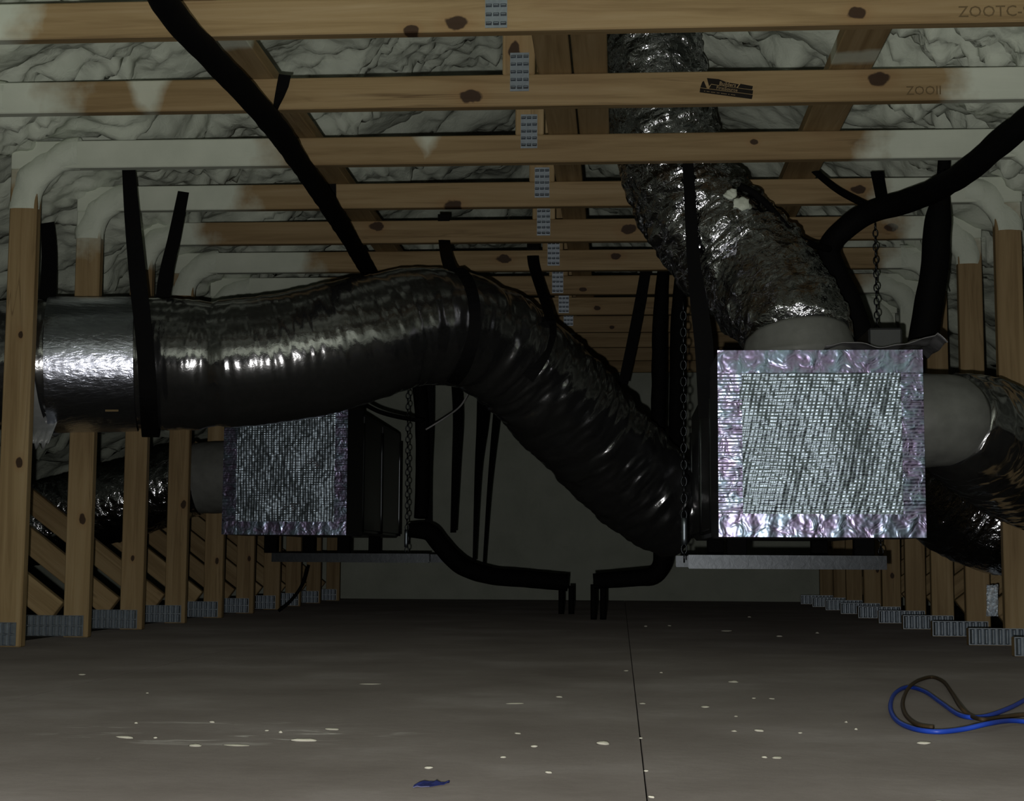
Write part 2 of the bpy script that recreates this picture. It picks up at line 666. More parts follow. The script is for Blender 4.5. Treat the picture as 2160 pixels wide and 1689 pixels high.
ORD = {1: 'nearest', 2: 'second', 3: 'third', 4: 'fourth', 5: 'fifth', 6: 'sixth', 7: 'seventh', 8: 'eighth',
       9: 'ninth', 10: 'tenth', 11: 'eleventh', 12: 'farthest'}
LABT = {1: 'nearest pine roof truss, knotty collar beam along the top edge of the photo',
        2: 'second roof truss from the camera, collar beam bearing a black ink stamp',
        3: 'third roof truss from the camera, long pale foam coat over its left half',
        4: 'fourth roof truss from the camera, collar running behind the crinkled rising duct',
        5: 'fifth roof truss from the camera, collar just above the diagonal black pipe end',
        12: 'farthest pine roof truss, right in front of the foamed end wall'}
# where foam film ends on the collars (left, right) in photograph pixels
FPX = {1: (70, 2400), 2: (170, 1990), 3: (600, 1800), 4: (540, 1830), 5: (470, 1870), 6: (680, 1840), 7: (700, 1800), 8: (800, 1750)}
PATCH = {2: (310, 0.075), 3: (905, 0.045), 1: (240, 0.0)}
KNOTS = {1: [(962, 48, 20), (868, 63, 13), (1806, 28, 17)], 2: [(993, 203, 19), (1853, 165, 19)],
         3: [(1590, 300, 8)], 4: [(955, 433, 15), (1810, 400, 12)], 5: [(1326, 484, 14), (795, 478, 12), (1880, 480, 12)],
         6: [(1063, 545, 12), (1300, 540, 9)], 7: [(1230, 610, 6)], 8: [(1260, 650, 6)], 9: [(1290, 690, 5)]}
KPX = {1: (1048, 12), 2: (1094, 152), 3: (1117, 277), 4: (1143, 385), 5: (1147, 468), 6: (1166, 534), 7: (1178, 594), 8: (1188, 638)}
TRUSS = {}


def setk(o, lst, loc):
    for nm, (x, z, r) in zip(('knot_a', 'knot_b', 'knot_c'), lst):
        o[nm] = (x - loc.x, z - loc.z, r)


for t in range(1, NT + 1):
    y = ty(t)
    yc = y + TH / 2
    lab = LABT.get(t, '%s pine roof truss counted from the camera, plated at its king post' % ORD[t])
    T = tag(empty('roof_truss', (XC, yc, 0)), lab, 'roof truss', 'roof trusses along the attic')
    TRUSS[t] = T
    # collar beam, its ends buried in the foam
    xa, xb = XC - 1.66, XC + 1.66
    c = lumber('collar_beam', (xa, yc, ZB + LW / 2), (xb, yc, ZB + LW / 2), LW, TH, T)
    cl = Vector(((xa + xb) / 2, yc, ZB + LW / 2))
    fpl = FPX.get(t, (None, None))
    fl_x = P(fpl[0], 400, y).x if fpl[0] is not None else XL + 0.45 + random.uniform(-0.1, 0.25)
    fr_x = P(fpl[1], 400, y).x if fpl[1] is not None else XR - 0.45 + random.uniform(-0.2, 0.1)
    c['foam'] = (fl_x - cl.x, fr_x - cl.x, 1.0)
    if t in PATCH:
        u, hw = PATCH[t]
        c['patch'] = (P(u, 200, y).x - cl.x, hw, 1.0)
    if t in KNOTS:
        setk(c, [(P(u, v, y).x, P(u, v, y).z, r * y / F * 0.8) for u, v, r in KNOTS[t]], cl)
    # king post above the collar
    ku, kv = KPX.get(t, (None, None))
    kx = P(ku, kv, y).x if ku else XC + random.uniform(-0.01, 0.01)
    kz = P(ku, kv, y).z if ku else ZT
    kb, kt = ZT, zroof(kx) - 0.0
    kp = lumber('king_post', (kx, yc, kb), (kx, yc, kt), LW, TH, T)
    if t == 2:
        kp['knot_a'] = (0.045 - (kt - kb) / 2 + 0.02, 0.012, 0.016)
    link('nail_plate', PL_KING, GALV, (kx + random.uniform(-0.004, 0.004), y - 0.0002, kz), T)
    # upright posts of the side walls
    for sgn, xi in ((-1, XL), (1, XR)):
        xp = xi + sgn * LW / 2
        jx = random.uniform(-0.006, 0.006) if t > 4 else 0
        ztop = ZB
        p = lumber('wall_post', (xp + jx, yc, 0.0), (xp + jx, yc, ztop), LW, TH, T)
        p['knot_a'] = (random.uniform(-0.55, -0.1), random.uniform(-0.03, 0.03), random.uniform(0.007, 0.013))
        p['knot_b'] = (random.uniform(-0.1, 0.4), random.uniform(-0.03, 0.03), random.uniform(0.005, 0.012))
        fz = 0.30
        if sgn < 0:
            v0 = {3: 440, 4: 560, 5: 600, 6: 620}.get(t)
            if v0:
                fz = ztop - P(100, v0, y).z
        else:
            v0 = {4: 480, 5: 545, 6: 600}.get(t)
            if v0:
                fz = ztop - P(2100, v0, y).z
        p['foam'] = (-9.0, ztop / 2 - fz + 0.02, 1.0)
        # raking web from the foot of the post out to the rafter
        wa = Vector((xi + sgn * (LW + 0.03), yc, 0.085))
        ln = 0.85
        wb = wa + Vector((sgn * ln * math.cos(math.radians(37)), 0, ln * math.sin(math.radians(37))))
        zr = zroof(wb.x) - 0.02
        k = 1.0
        while wa.z + (wb.z - wa.z) * k > zroof(wa.x + (wb.x - wa.x) * k) + 0.02 and k > 0.2:
            k -= 0.02
        wb = wa + (wb - wa) * k
        web = lumber('web', wa, wb, LW, TH, T)
        if sgn < 0:
            link('nail_plate', PL_BASE, GALV, (xi - 0.016 - 0.1025, y - 0.0002, 0.040), T)
        else:
            box('sole_block', (xi - 0.1215, y, 0.0), (xi - 0.001, y + TH, 0.0575), WOOD, T)
            link('nail_plate', PL_BASER, GALV, (xi - 0.122 + 0.1025, y - 0.0002, 0.030), T)
    # foam that swelled round the post heads
    if t >= 2:
        for sgn, xi in ((-1, XL), (1, XR)):
            vv, ff = [], []
            n1, n2 = 18, 16
            R0 = 0.10 if t > 3 else 0.13
            cx0, cz0 = xi - sgn * R0, ZB - R0        # arc centre
            xo = xi + sgn * 0.045
            for a in range(n1 + 1):
                th = (a / n1) * math.pi / 2
                # arc from post side up to collar underside, bulging in y
                ax = cx0 + sgn * math.cos(th) * R0
                az = cz0 + math.sin(th) * R0
                for b_ in range(n2):
                    ph = 2 * math.pi * b_ / n2
                    # cross-section: a rounded lump reaching from the arc towards the corner
                    ox = Vector((sgn * math.cos(th), 0, math.sin(th)))
                    tt = 0.05 * (1 + math.cos(ph))
                    yy = 0.032 * math.sin(ph)
                    q = Vector((ax, yc, az)) + ox * tt + Vector((0, yy, 0))
                    nn = noise.noise(q * 11) * 0.012 + noise.noise(q * 27) * 0.005
                    vv.append(q + ox * nn + Vector((0, nn * math.sin(ph), 0)))
            for a in range(n1):
                for b_ in range(n2):
                    i0, i1 = a * n2 + b_, a * n2 + (b_ + 1) % n2
                    ff.append((i0, i1, i1 + n2, i0 + n2))
            mesh_world('foam_fillet', vv, ff, FOAM, T, True)


# ink stamps on the lumber
def text_obj(name, body, size, loc, parent, mat, rotz=0.0, mirror=False, extr=0.0006):
    cu = bpy.data.curves.new(name, 'FONT')
    cu.body = body
    cu.size = size
    cu.extrude = extr
    cu.resolution_u = 2
    tmp = bpy.data.objects.new(name, cu)
    COL.objects.link(tmp)
    dg = bpy.context.evaluated_depsgraph_get()
    me = bpy.data.meshes.new_from_object(tmp.evaluated_get(dg))
    COL.objects.unlink(tmp)
    bpy.data.objects.remove(tmp)
    bpy.data.curves.remove(cu)
    M = Matrix.Rotation(rotz, 4, 'Y') @ Matrix.Rotation(math.radians(90), 4, 'X')
    me.transform(M)
    return link(name, me, mat, loc, parent)


y2, y1 = ty(2), ty(1)
sp0 = P(1533, 186, y2)
ang = math.radians(8.5)
cb2 = [c for c in TRUSS[2].children if c.name.startswith('collar')][0]
cb1 = [c for c in TRUSS[1].children if c.name.startswith('collar')][0]
SW, SH = 0.142, 0.042


def inked(bits, name):
    """flat ink shapes (lists of x,z corners) printed on the board face, tilted like the stamp"""
    vv, ff = [], []
    for poly in bits:
        base = len(vv)
        m = len(poly)
        for yy in (-0.0004, 0.0006):
            for x, z in poly:
                vv.append(Vector((x * math.cos(ang) + z * math.sin(ang), yy, -x * math.sin(ang) + z * math.cos(ang))))
        ff.append(tuple(range(base, base + m)))
        ff.append(tuple(range(base + 2 * m - 1, base + m - 1, -1)))
        for k in range(m):
            ff.append((base + k, base + m + k, base + m + (k + 1) % m, base + (k + 1) % m))
    me = bpy.data.meshes.new(name)
    me.from_pydata([tuple(v) for v in vv], [], ff)
    return link(name, me, INK, (sp0.x, y2, sp0.z), cb2)


a_, h_ = SW / 2, SH / 2
inked([[(-a_, -h_), (a_, -h_), (a_ + 0.001, -h_ + 0.012), (-a_, -h_ + 0.012)],
       [(-a_ + 0.024, -h_ + 0.0135), (a_, -h_ + 0.0135), (a_, -h_ + 0.0245), (-a_ + 0.028, -h_ + 0.0255)],
       [(-a_, -h_ + 0.0135), (-a_ + 0.018, -h_ + 0.0135), (-a_ + 0.007, -h_ + 0.033), (-a_ + 0.003, -h_ + 0.029)],
       [(-a_ + 0.023, -h_ + 0.020), (-a_ + 0.028, -h_ + 0.027), (a_ - 0.045, -h_ + 0.026), (a_ - 0.040, -h_ + 0.036), (-0.005, h_ - 0.004), (-0.025, h_ + 0.001), (-a_ + 0.014, h_)],
       [(a_ - 0.042, -h_ + 0.026), (a_ - 0.003, -h_ + 0.026), (a_ - 0.002, -h_ + 0.036), (a_ - 0.036, -h_ + 0.038)]], 'ink_stamp')


def at_stamp(x, z):
    return (sp0.x + x * math.cos(ang) + z * math.sin(ang), y2 - 0.0006, sp0.z - x * math.sin(ang) + z * math.cos(ang))


INKW = make_plain('bare_wood_lettering', (0.30, 0.22, 0.12), 0.7, 0.1)
text_obj('stamp_lettering', 'Builders', 0.014, at_stamp(-0.022, 0.0065), cb2, INKW, ang)
text_obj('stamp_lettering', 'FirstSource', 0.0125, at_stamp(-0.028, -0.006), cb2, INKW, ang)
text_obj('stamp_lettering', '- -- --- -- ---- - ---', 0.0125, at_stamp(-0.060, -0.019), cb2, INKW, ang)
q = P(1911, 200, y2)
text_obj('printed_number', 'ZOOII', 0.034, (q.x, y2 - 0.0003, q.z), cb2, INKF)
q = P(2021, 36, y1)
text_obj('printed_number', 'ZOOTC-9', 0.037, (q.x, y1 - 0.0003, q.z), cb1, INKF)

y3 = ty(3)
pst = [c for c in TRUSS[3].children if c.name.startswith('wall_post') and abs_loc(c).x < 0][0]
q = P(6, 1074, y3)
text_obj('printed_mark', 'I', 0.062, (q.x, y3 - 0.0003, q.z), pst, INKF)
# runner boards lying flat across the collars
RUN = [(-1.055, -0.955, 2.9, 10.6, 'long runner board lying across the collars left of the king posts, foam on its edges'),
       (-0.222, -0.130, 2.9, 10.6, 'runner board lying on the collars directly beside the king posts'),
       (-0.124, -0.032, 2.9, 4.95, 'short runner board lying between the king post runner and the crinkled duct'),
       (0.565, 0.680, 2.9, 10.6, 'long runner board lying across the collars right of the crinkled duct')]
for x0, x1, ya, yb, lab in RUN:
    me = box_mesh('runner_board', yb - ya, x1 - x0, TH, 0.003)
    o = link('runner_board', me, WOOD, ((x0 + x1) / 2, (ya + yb) / 2, ZT + TH / 2 + 0.001), None, (0, 0, math.radians(90)))
    tag(o, lab, 'board', 'runner boards on the collars')
    o['patch'] = (-2.9 if x0 < -0.5 else -2.7, 0.10, 1.0) if abs(x0) > 0.4 else (0, 0, 0)


# ------------------------------------------------------------------ air handlers
def tape_strip(name, x0, x1, z0, z1, y, parent, nx_, nz_, seed):
    """crinkled foil tape on an upright face"""
    vv, ff = [], []
    for i in range(nx_ + 1):
        for j in range(nz_ + 1):
            x = x0 + (x1 - x0) * i / nx_
            z = z0 + (z1 - z0) * j / nz_
            if (x1 - x0) > (z1 - z0):
                n = 0.85 * noise.noise(Vector((x * 42, z * 12, seed)))
            else:
                n = noise.noise(Vector((x * 12, z * 60, seed))) + 0.28 * math.sin(z * 2 * math.pi / 0.0098)
            n += 0.3 * noise.noise(Vector((x * 130, z * 130, seed + 4)))
            vv.append(Vector((x, y - 0.0016 - 0.0016 * n, z)))
    for i in range(nx_):
        for j in range(nz_):
            a = i * (nz_ + 1) + j
            ff.append((a, a + nz_ + 1, a + nz_ + 2, a + 1))
    return mesh_world(name, vv, ff, TAPE, parent, True)


def scrim_face(name, x0, x1, z0, z1, y, parent, cw, ch, seed, shear):
    """quilted foil facing: threads of the scrim press a grid of little pillows"""
    vv, ff = [], []
    sx = cw / 5.0
    nx_, nz_ = int((x1 - x0) / sx), int((z1 - z0) / (ch / 5.0))
    for i in range(nx_ + 1):
        for j in range(nz_ + 1):
            x = x0 + (x1 - x0) * i / nx_
            z = z0 + (z1 - z0) * j / nz_
            wob = noise.noise(Vector((x * 9, z * 9, seed)))
            xx = x + shear * (z - z0) + 0.004 * wob
            zz = z + 0.003 * wob
            q = abs(math.sin(math.pi * xx / cw)) ** 0.6 * 0.0011 + abs(math.sin(math.pi * zz / ch)) ** 0.6 * 0.0016
            n = 0.0045 * noise.noise(Vector((x * 11, z * 11, seed + 2))) + 0.0016 * noise.noise(Vector((x * 60, z * 60, seed)))
            vv.append(Vector((x, y - q - n - 0.002, z)))
    for i in range(nx_):
        for j in range(nz_):
            a = i * (nz_ + 1) + j
            ff.append((a, a + nz_ + 1, a + nz_ + 2, a + 1))
    return mesh_world(name, vv, ff, FOIL, parent, True)


def air_handler(y0, dpl, dcab, x0, x1, z0, z1, label, tw, seed, shear, side):
    A = tag(empty('air_handler', ((x0 + x1) / 2, y0 + dpl + dcab / 2, z0)), label, 'air handler', 'suspended air handlers')
    pl = box('plenum', (x0, y0, z0), (x1, y0 + dpl, z1), make_metal('foil_board_sides', (0.10, 0.10, 0.11), 0.45, 40, 0.3, 0.003), A, 0.006)
    scrim_face('foil_facing', x0 + tw * 0.9, x1 - tw * 0.9, z0 + tw * 0.9, z1 - tw * 0.9, y0, pl, 0.0118, 0.0098, seed, shear)
    tape_strip('foil_tape', x0, x0 + tw, z0, z1, y0 - 0.004, pl, 18, 220, seed)
    tape_strip('foil_tape', x1 - tw * 0.9, x1, z0, z1, y0 - 0.004, pl, 18, 220, seed + 3)
    tape_strip('foil_tape', x0, x1, z1 - tw * 0.95, z1, y0 - 0.006, pl, 200, 16, seed + 5)
    tape_strip('foil_tape', x0, x1, z0, z0 + tw * 0.95, y0 - 0.006, pl, 200, 16, seed + 8)
    ya, yb = y0 + dpl, y0 + dpl + dcab
    i = 0.012
    cb = box('cabinet', (x0 + i, ya, z0 + 0.01), (x1 - i, yb, z1 - 0.01), CABI, A, 0.01)
    xs = x0 + i if side < 0 else x1 - i
    for a, b_ in ((0.04, 0.46), (0.49, 0.96)):
        q0, q1 = ya + dcab * a, ya + dcab * b_
        box('access_panel', (min(xs, xs + side * 0.008), q0, z0 + 0.03), (max(xs, xs + side * 0.008), q1, z1 - 0.03), CABI, A, 0.003)
    for a in (0.02, 0.475, 0.98):
        q0 = ya + dcab * a
        tube('corner_trim', [(xs + side * 0.004, q0, z0 + 0.02, 0.011), (xs + side * 0.004, q0, z1 - 0.02, 0.011)],
             make_metal('edge_trim_steel', (0.22, 0.24, 0.26), 0.3, None), A, 10, 0.1)
    return A


YP = 4.30
a0, a1 = P(1516, 1132, YP), P(1945, 738, YP)
RX0, RX1, RZ0, RZ1 = a0.x, a1.x, a0.z, a1.z
AHR = air_handler(YP, 0.36, 1.35, RX0, RX1, RZ0, RZ1,
                  'large foil faced air handler hung on the right, top duct rising from it', 0.066, 1.3, -0.22, -1)
YL = 6.66
b0, b1 = P(468, 1127, YL), P(735, 842, YL)
LX0, LX1, LZ0, LZ1 = b0.x, b1.x, b0.z, b1.z
AHL = air_handler(YL, 0.42, 1.25, LX0, LX1, LZ0, LZ1,
                  'smaller looking foil faced air handler farther back, half hidden under the big grey duct', 0.060, 6.1, 0.0, 1)


# strut trapezes, rods and chains
def strut(name, x0, x1, y, zt, label, h=0.041):
    bm = bmesh.new()
    prof = [(0.0205, 0), (0.0205, -h), (-0.0205, -h), (-0.0205, 0), (-0.0115, 0), (-0.0115, -0.007), (-0.0085, -0.007), (-0.0085, 0.0), (-0.0175, -0.003)]
    prof = [(-0.0205, 0), (-0.0205, -h), (0.0205, -h), (0.0205, 0), (0.010, 0), (0.010, -0.007), (0.0125, -0.007), (0.0125, -0.0025),
            (0.018, -0.0025), (0.018, -h + 0.0025), (-0.018, -h + 0.0025), (-0.018, -0.0025), (-0.0125, -0.0025), (-0.0125, -0.007), (-0.010, -0.007), (-0.010, 0)]
    vs1 = [bm.verts.new((x0 - (x0 + x1) / 2, p[0], p[1])) for p in prof]
    vs2 = [bm.verts.new((x1 - (x0 + x1) / 2, p[0], p[1])) for p in prof]
    n = len(prof)
    for k in range(n):
        bm.faces.new((vs1[k], vs1[(k + 1) % n], vs2[(k + 1) % n], vs2[k]))
    bm.faces.new(vs1[::-1])
    bm.faces.new(vs2)
    bmesh.ops.recalc_face_normals(bm, faces=bm.faces)
    me = bpy.data.meshes.new(name)
    bm.to_mesh(me)
    bm.free()
    o = link(name, me, STRUT, ((x0 + x1) / 2, y, zt))
    tag(o, label, 'strut', 'steel struts under the air handlers')
    return o


def chain(p0, p1, label, link_l=0.034, r=0.0026):
    p0, p1 = Vector(p0), Vector(p1)
    d = p1 - p0
    n = int(d.length / (link_l * 0.74))
    up_ = d.normalized()
    sx = up_.cross(Vector((0, 1, 0))).normalized()
    sy = up_.cross(sx).normalized()
    vv, ff = [], []
    ns, nc = 12, 6
    for k in range(n):
        c = p0 + d * ((k + 0.5) / n)
        w = sx if k % 2 else sy
        o2 = sy if k % 2 else sx
        base = len(vv)
        for i in range(ns):
            th = 2 * math.pi * i / ns
            e = max(-1, min(1, math.cos(th) * 1.0))
            ctr = c + w * (math.sin(th) * 0.0085) + up_ * (e * (link_l / 2 - r))
            nn = (w * math.sin(th) + up_ * math.cos(th)).normalized()
            for j in range(nc):
                ph = 2 * math.pi * j / nc
                vv.append(ctr + (nn * math.cos(ph) + o2 * math.sin(ph)) * r)
        for i in range(ns):
            for j in range(nc):
                a = base + i * nc + j
                b_ = base + i * nc + (j + 1) % nc
                c2 = base + ((i + 1) % ns) * nc + (j + 1) % nc
                d2 = base + ((i + 1) % ns) * nc + j
                ff.append((a, b_, c2, d2))
    o = mesh_world('suspension_chain', vv, ff, STRUT, None, True, origin=p1)
    tag(o, label, 'chain', 'chains holding up the air handlers')
    return o


SYR = YP + 0.44
s0, s1 = P(1452, 1170, SYR), P(1868, 1166, SYR)
zsr = s0.z
strut('strut_channel', s0.x, s1.x, SYR, zsr, 'galvanised strut channel just under the right foil box')
strut('strut_channel', s0.x, s1.x + 0.08, SYR + 1.05, zsr, 'rear galvanised strut channel far under the right air handler')
for xx, nm in ((RX0 + 0.08, 'l'), (RX1 - 0.10, 'r')):
    for yy in (SYR, SYR + 1.05):
        box('rubber_pad', (xx - 0.03, yy - 0.02, zsr), (xx + 0.03, yy + 0.02, RZ0 + (0.0105 if yy > YP + 0.36 else 0.001)), RUBBER, AHR, 0.003)
SYL = YL + 0.52
q0, q1 = P(575, 1166, SYL), P(905, 1166, SYL)
zsl = q0.z
strut('strut_channel', q0.x, q1.x, SYL, zsl, 'dark strut channel just under the left foil box')
strut('strut_channel', q0.x, q1.x, SYL + 0.9, zsl, 'rear dark strut channel far under the left air handler')
for xx in (LX0 + 0.10, LX1 - 0.10):
    for yy in (SYL, SYL + 0.9):
        box('rubber_pad', (xx - 0.03, yy - 0.02, zsl), (xx + 0.03, yy + 0.02, LZ0 + 0.0105), RUBBER, AHL, 0.003)

cA = P(1443, 1166, SYR)
chain((cA.x, SYR, zsr - 0.02), (P(1441, 640, SYR).x, SYR, P(1441, 640, SYR).z), 'steel chain hanging left of the right foil box')
cB = P(1846, 1166, SYR + 1.05)
chain((P(1858, 1166, SYR + 1.05).x, SYR + 1.05, zsr - 0.02), (P(1846, 470, SYR + 1.05).x, SYR + 1.05, ZB + 0.02), 'steel chain seen between the two black pipes behind the right foil box')
cC = P(858, 1166, SYL)
chain((cC.x, SYL, zsl - 0.02), (cC.x - 0.006, SYL, ZB + 0.02), 'steel chain at the right side of the left air handler')
for cc, sy2, zz in ((cA, SYR, zsr), (cC, SYL, zsl)):
    o = tube('chain_turnbuckle', [(cc.x, sy2 - 0.022, zz + 0.03, 0.009), (cc.x, sy2 - 0.022, zz + 0.12, 0.009)], GALV, None, 10, 0.02)
    tag(o, 'steel turnbuckle at the foot of the chain beside the %s air handler' % ('right' if cc is cA else 'left'), 'turnbuckle')
o = tube('threaded_rod', [(*P(1806, 1160, SYR)[:], 0.006), (*P(1806, 1128, SYR)[:], 0.006)], GALV, None, 8, 0.01)
tag(o, 'short bright threaded rod between strut and right foil box', 'rod')


# ------------------------------------------------------------------ flexible ducts
def wrinkle(seed, amp, fs, fine, irregular=0.0, pins=(), late=None):
    def f(s, th):
        c, d = math.cos(th), math.sin(th)
        a = noise.noise(Vector((s * fs, c * 0.9 + seed, d * 0.9)))
        b_ = noise.noise(Vector((s * fs * 2.6 + 4, c * 2.2, d * 2.2 + seed)))
        g = noise.noise(Vector((s * 3.1 + seed, c * 0.8, d * 0.8)))
        r = amp * (a + 0.5 * b_) + 0.006 * g
        if irregular:
            e = abs(noise.noise(Vector((s * 14 + seed, c * 3.2, d * 3.2))))
            h = abs(noise.noise(Vector((s * 34, c * 7 + seed, d * 7))))
            r += irregular * (e + 0.5 * h)
        if fine:
            r += fine * noise.noise(Vector((s * 90, c * 6, d * 6 + seed)))
        if late and s > late[0]:
            k = min(1.0, (s - late[0]) / 0.25)
            a2 = noise.noise(Vector((s * 15 + 0.25 * c, c * 1.4 + 3, d * 1.4 + seed)))
            b2 = noise.noise(Vector((s * 44 + 0.4 * d, c * 3.5, d * 3.5 + seed)))
            r += k * late[1] * (sabs(a2, 0.03) * 1.6 + 0.45 * b2)
        for s0_, w, dep in pins:
            r -= dep * math.exp(-((s - s0_) / w) ** 2)
        return r
    return f


def duct(name, ctrl, mat, label, seed, amp=0.003, fs=22, fine=0.0006, irregular=0.0, pins=(), parent=None, nseg=72, step=0.006, late=None):
    path = resample(crom(ctrl, 16), step)
    v, f = tube_geo(path, nseg, wrinkle(seed, amp, fs, fine, irregular, pins, late))
    o = mesh_world(name, v, f, mat, parent, True)
    if label:
        tag(o, label, 'duct', 'flexible ducts')
    return o


dL = [px(-20, 772, 5.03, .212), px(60, 770, 5.035, .214), px(170, 769, 5.07, .214), px(260, 768, 5.105, .216), px(300, 768, 5.12, .2225), px(340, 768, 5.13, .2245), px(420, 769, 5.14, .2195), px(520, 764, 5.16, .2175),
      px(640, 746, 5.21, .219), px(760, 717, 5.28, .216), px(880, 690, 5.38, .208), px(990, 702, 5.50, .203), px(1080, 752, 5.64, .202),
      px(1160, 828, 5.76, .203), px(1245, 916, 5.90, .203), px(1325, 1000, 6.02, .200), px(1395, 1058, 6.10, .195), px(1450, 1085, 6.14, .18)]
DL = duct('flexible_duct', dL, MYLAR, 'big grey flexible duct sweeping from the left posts down to the right air handler', 2.1, 0.0034, 26, 0.0006,
          pins=((0.74, 0.035, 0.010), (1.72, 0.03, 0.014)), late=(1.68, 0.0115))
# wrapped stretch next to the left posts
wr = [px(106, 769.5, 5.045, .227), px(170, 769, 5.07, .227), px(240, 768.5, 5.098, .227), px(290, 768, 5.117, .227)]
path = resample(crom(wr, 16), 0.006)
v, f = tube_geo(path, 96, lambda s, th: 0.0012 * noise.noise(Vector((s * 12, math.cos(th) * 16, math.sin(th) * 16))) + 0.0006 * noise.noise(Vector((s * 60, math.cos(th) * 20, math.sin(th) * 20))), cap=False)
mesh_world('foil_wrap', v, f, TAPEW, DL, True)['label'] = 'smooth foil wrap on the duct'
sl = [px(52, 778, 5.035, .222), px(80, 778, 5.04, .229), px(104, 776, 5.045, .228)]
path = resample(crom(sl, 16), 0.006)
v, f = tube_geo(path, 72, lambda s, th: 0.010 * noise.noise(Vector((s * 9, math.cos(th) * 3, math.sin(th) * 3))), cap=False)
mesh_world('plastic_sleeve', v, f, SLEEVE, DL, True)['label'] = 'pale grey sleeve at the duct joint'
# torn flap hanging under the sleeve
vv, ff = [], []
for i in range(15):
    for j in range(12):
        u = 66 + (130 - 66) * i / 14 * (1 - 0.45 * j / 11)
        w_ = 868 + 72 * j / 11 - (8 * math.sin(i * 1.1) if j == 11 else 0)
        p = P(u, w_, 4.93 + 0.03 * math.sin(j * 0.5) + 0.012 * noise.noise(Vector((i * 0.4, j * 0.4, 1))))
        vv.append(p)
for i in range(14):
    for j in range(11):
        a = i * 12 + j
        ff.append((a, a + 12, a + 13, a + 1))
fo = mesh_world('sleeve_flap', vv, ff, SLEEVE, DL, True)
fo['label'] = 'torn grey flap under the sleeve'
sm_ = fo.modifiers.new('thick', 'SOLIDIFY')
sm_.thickness = 0.003

dR = [px(1368, 2, 5.06, .136), px(1374, 45, 5.06, .140), px(1382, 110, 5.05, .144), px(1398, 250, 5.03, .160), px(1430, 370, 5.0, .172), px(1508, 490, 4.97, .182), px(1594, 580, 4.90, .178),
      px(1655, 652, 4.70, .158), px(1682, 700, 4.53, .144), px(1686, 722, 4.49, .141)]
DR = duct('flexible_duct', dR, CRINK, 'crinkled silver flexible duct rising from the right foil box to the roof', 5.7, 0.003, 20, 0.0008, 0.026)
for k, (u, v_, sz) in enumerate(((1545, 408, .018), (1562, 432, .030), (1552, 462, .022), (1578, 452, .014), (1540, 435, .012), (1568, 490, .012), (1535, 415, .016))):
    bm = bmesh.new()
    bmesh.ops.create_icosphere(bm, subdivisions=3, radius=1.0)
    for q in bm.verts:
        q.co *= 1 + 0.5 * noise.noise(q.co * 1.6 + Vector((k * 5.3, 0, 0)))
        q.co = Vector((q.co.x * sz, q.co.y * sz * 0.45, q.co.z * sz * 0.8))
    me = bpy.data.meshes.new('foam_splatter')
    bm.to_mesh(me)
    bm.free()
    link('foam_splatter', me, FOAM, P(u, v_, 4.80), DR, smooth=True)['label'] = 'pale foam splatter on the duct'
cpt = P(1684, 735, 4.48)
pth = [(cpt.x, 4.48, RZ1 + 0.001, .158), (cpt.x, 4.48, RZ1 + 0.02, .160), (cpt.x - .002, 4.48, RZ1 + 0.045, .152), (cpt.x - .004, 4.485, RZ1 + 0.065, .146)]
v, f = tube_geo(resample(crom(pth, 10), 0.006), 64, lambda s, th: 0.004 * noise.noise(Vector((s * 20, math.cos(th) * 3, math.sin(th) * 3))))
o = mesh_world('duct_collar', v, f, MASTIC, AHR, True)
o['label'] = 'grey mastic collar on top of the foil box'

yc_ = YP + 0.18
pth = [(RX1 + 0.001, yc_, P(1946, 888, yc_).z, .128), (RX1 + 0.03, yc_, P(1965, 887, yc_).z, .133), px(2000, 886, yc_ + 0.01, .130), px(2012, 886, yc_ + 0.02, .124)]
v, f = tube_geo(resample(crom(pth, 10), 0.006), 64, lambda s, th: 0.004 * noise.noise(Vector((s * 20, math.cos(th) * 3, math.sin(th) * 3))))
o = mesh_world('duct_collar', v, f, MASTIC, AHR, True)
o['label'] = 'grey mastic collar on the side of the foil box'
dRR = [px(2004, 886, yc_ + 0.02, .136), px(2030, 900, yc_ + 0.07, .152), px(2070, 920, 4.68, .172), px(2120, 950, 4.88, .186), px(2180, 985, 5.04, .195), px(2280, 1015, 5.08, .195), px(2420, 1030, 5.08, .19)]
duct('flexible_duct', dRR, MYLAR, 'dark flexible duct leaving the right side of the right foil box', 8.4, 0.004, 20, 0.0006, 0.010)
dR2 = [(RX1 - 0.01, 5.42, P(1850, 955, 5.42).z, .13), px(1905, 985, 5.46, .145), px(1960, 1025, 5.58, .168), px(2020, 1060, 5.67, .19), px(2090, 1090, 5.69, .195), px(2180, 1108, 5.69, .195), px(2330, 1120, 5.69, .19)]
duct('flexible_duct', dR2, CRINK, 'lower dark flexible duct passing behind the nearest visible right post', 11.2, 0.004, 20, 0.0006, 0.008)

yq = YL + 0.22
pth = [(LX0 - 0.001, yq, P(467, 1005, yq).z, .160), (LX0 - 0.06, yq, P(440, 1006, yq).z, .162), px(420, 1008, yq, .158), px(408, 1010, yq, .152)]
v, f = tube_geo(resample(crom(pth, 10), 0.008), 64, lambda s, th: 0.004 * noise.noise(Vector((s * 20, math.cos(th) * 3, math.sin(th) * 3))))
o = mesh_world('duct_collar', v, f, MASTIC, AHL, True)
o['label'] = 'grey collar on the side of the foil box'
dLL = [px(418, 1010, yq, .160), px(390, 1014, yq, .166), px(330, 1032, yq + 0.01, .170), px(230, 1062, yq + 0.02, .172), px(130, 1092, yq + 0.02, .175), px(20, 1118, yq + 0.02, .178), px(-100, 1135, yq + 0.02, .178)]
duct('flexible_duct', dLL, CRINK, 'crinkled flexible duct glinting behind the left posts beside the left foil box', 14.5, 0.004, 22, 0.0006, 0.012)


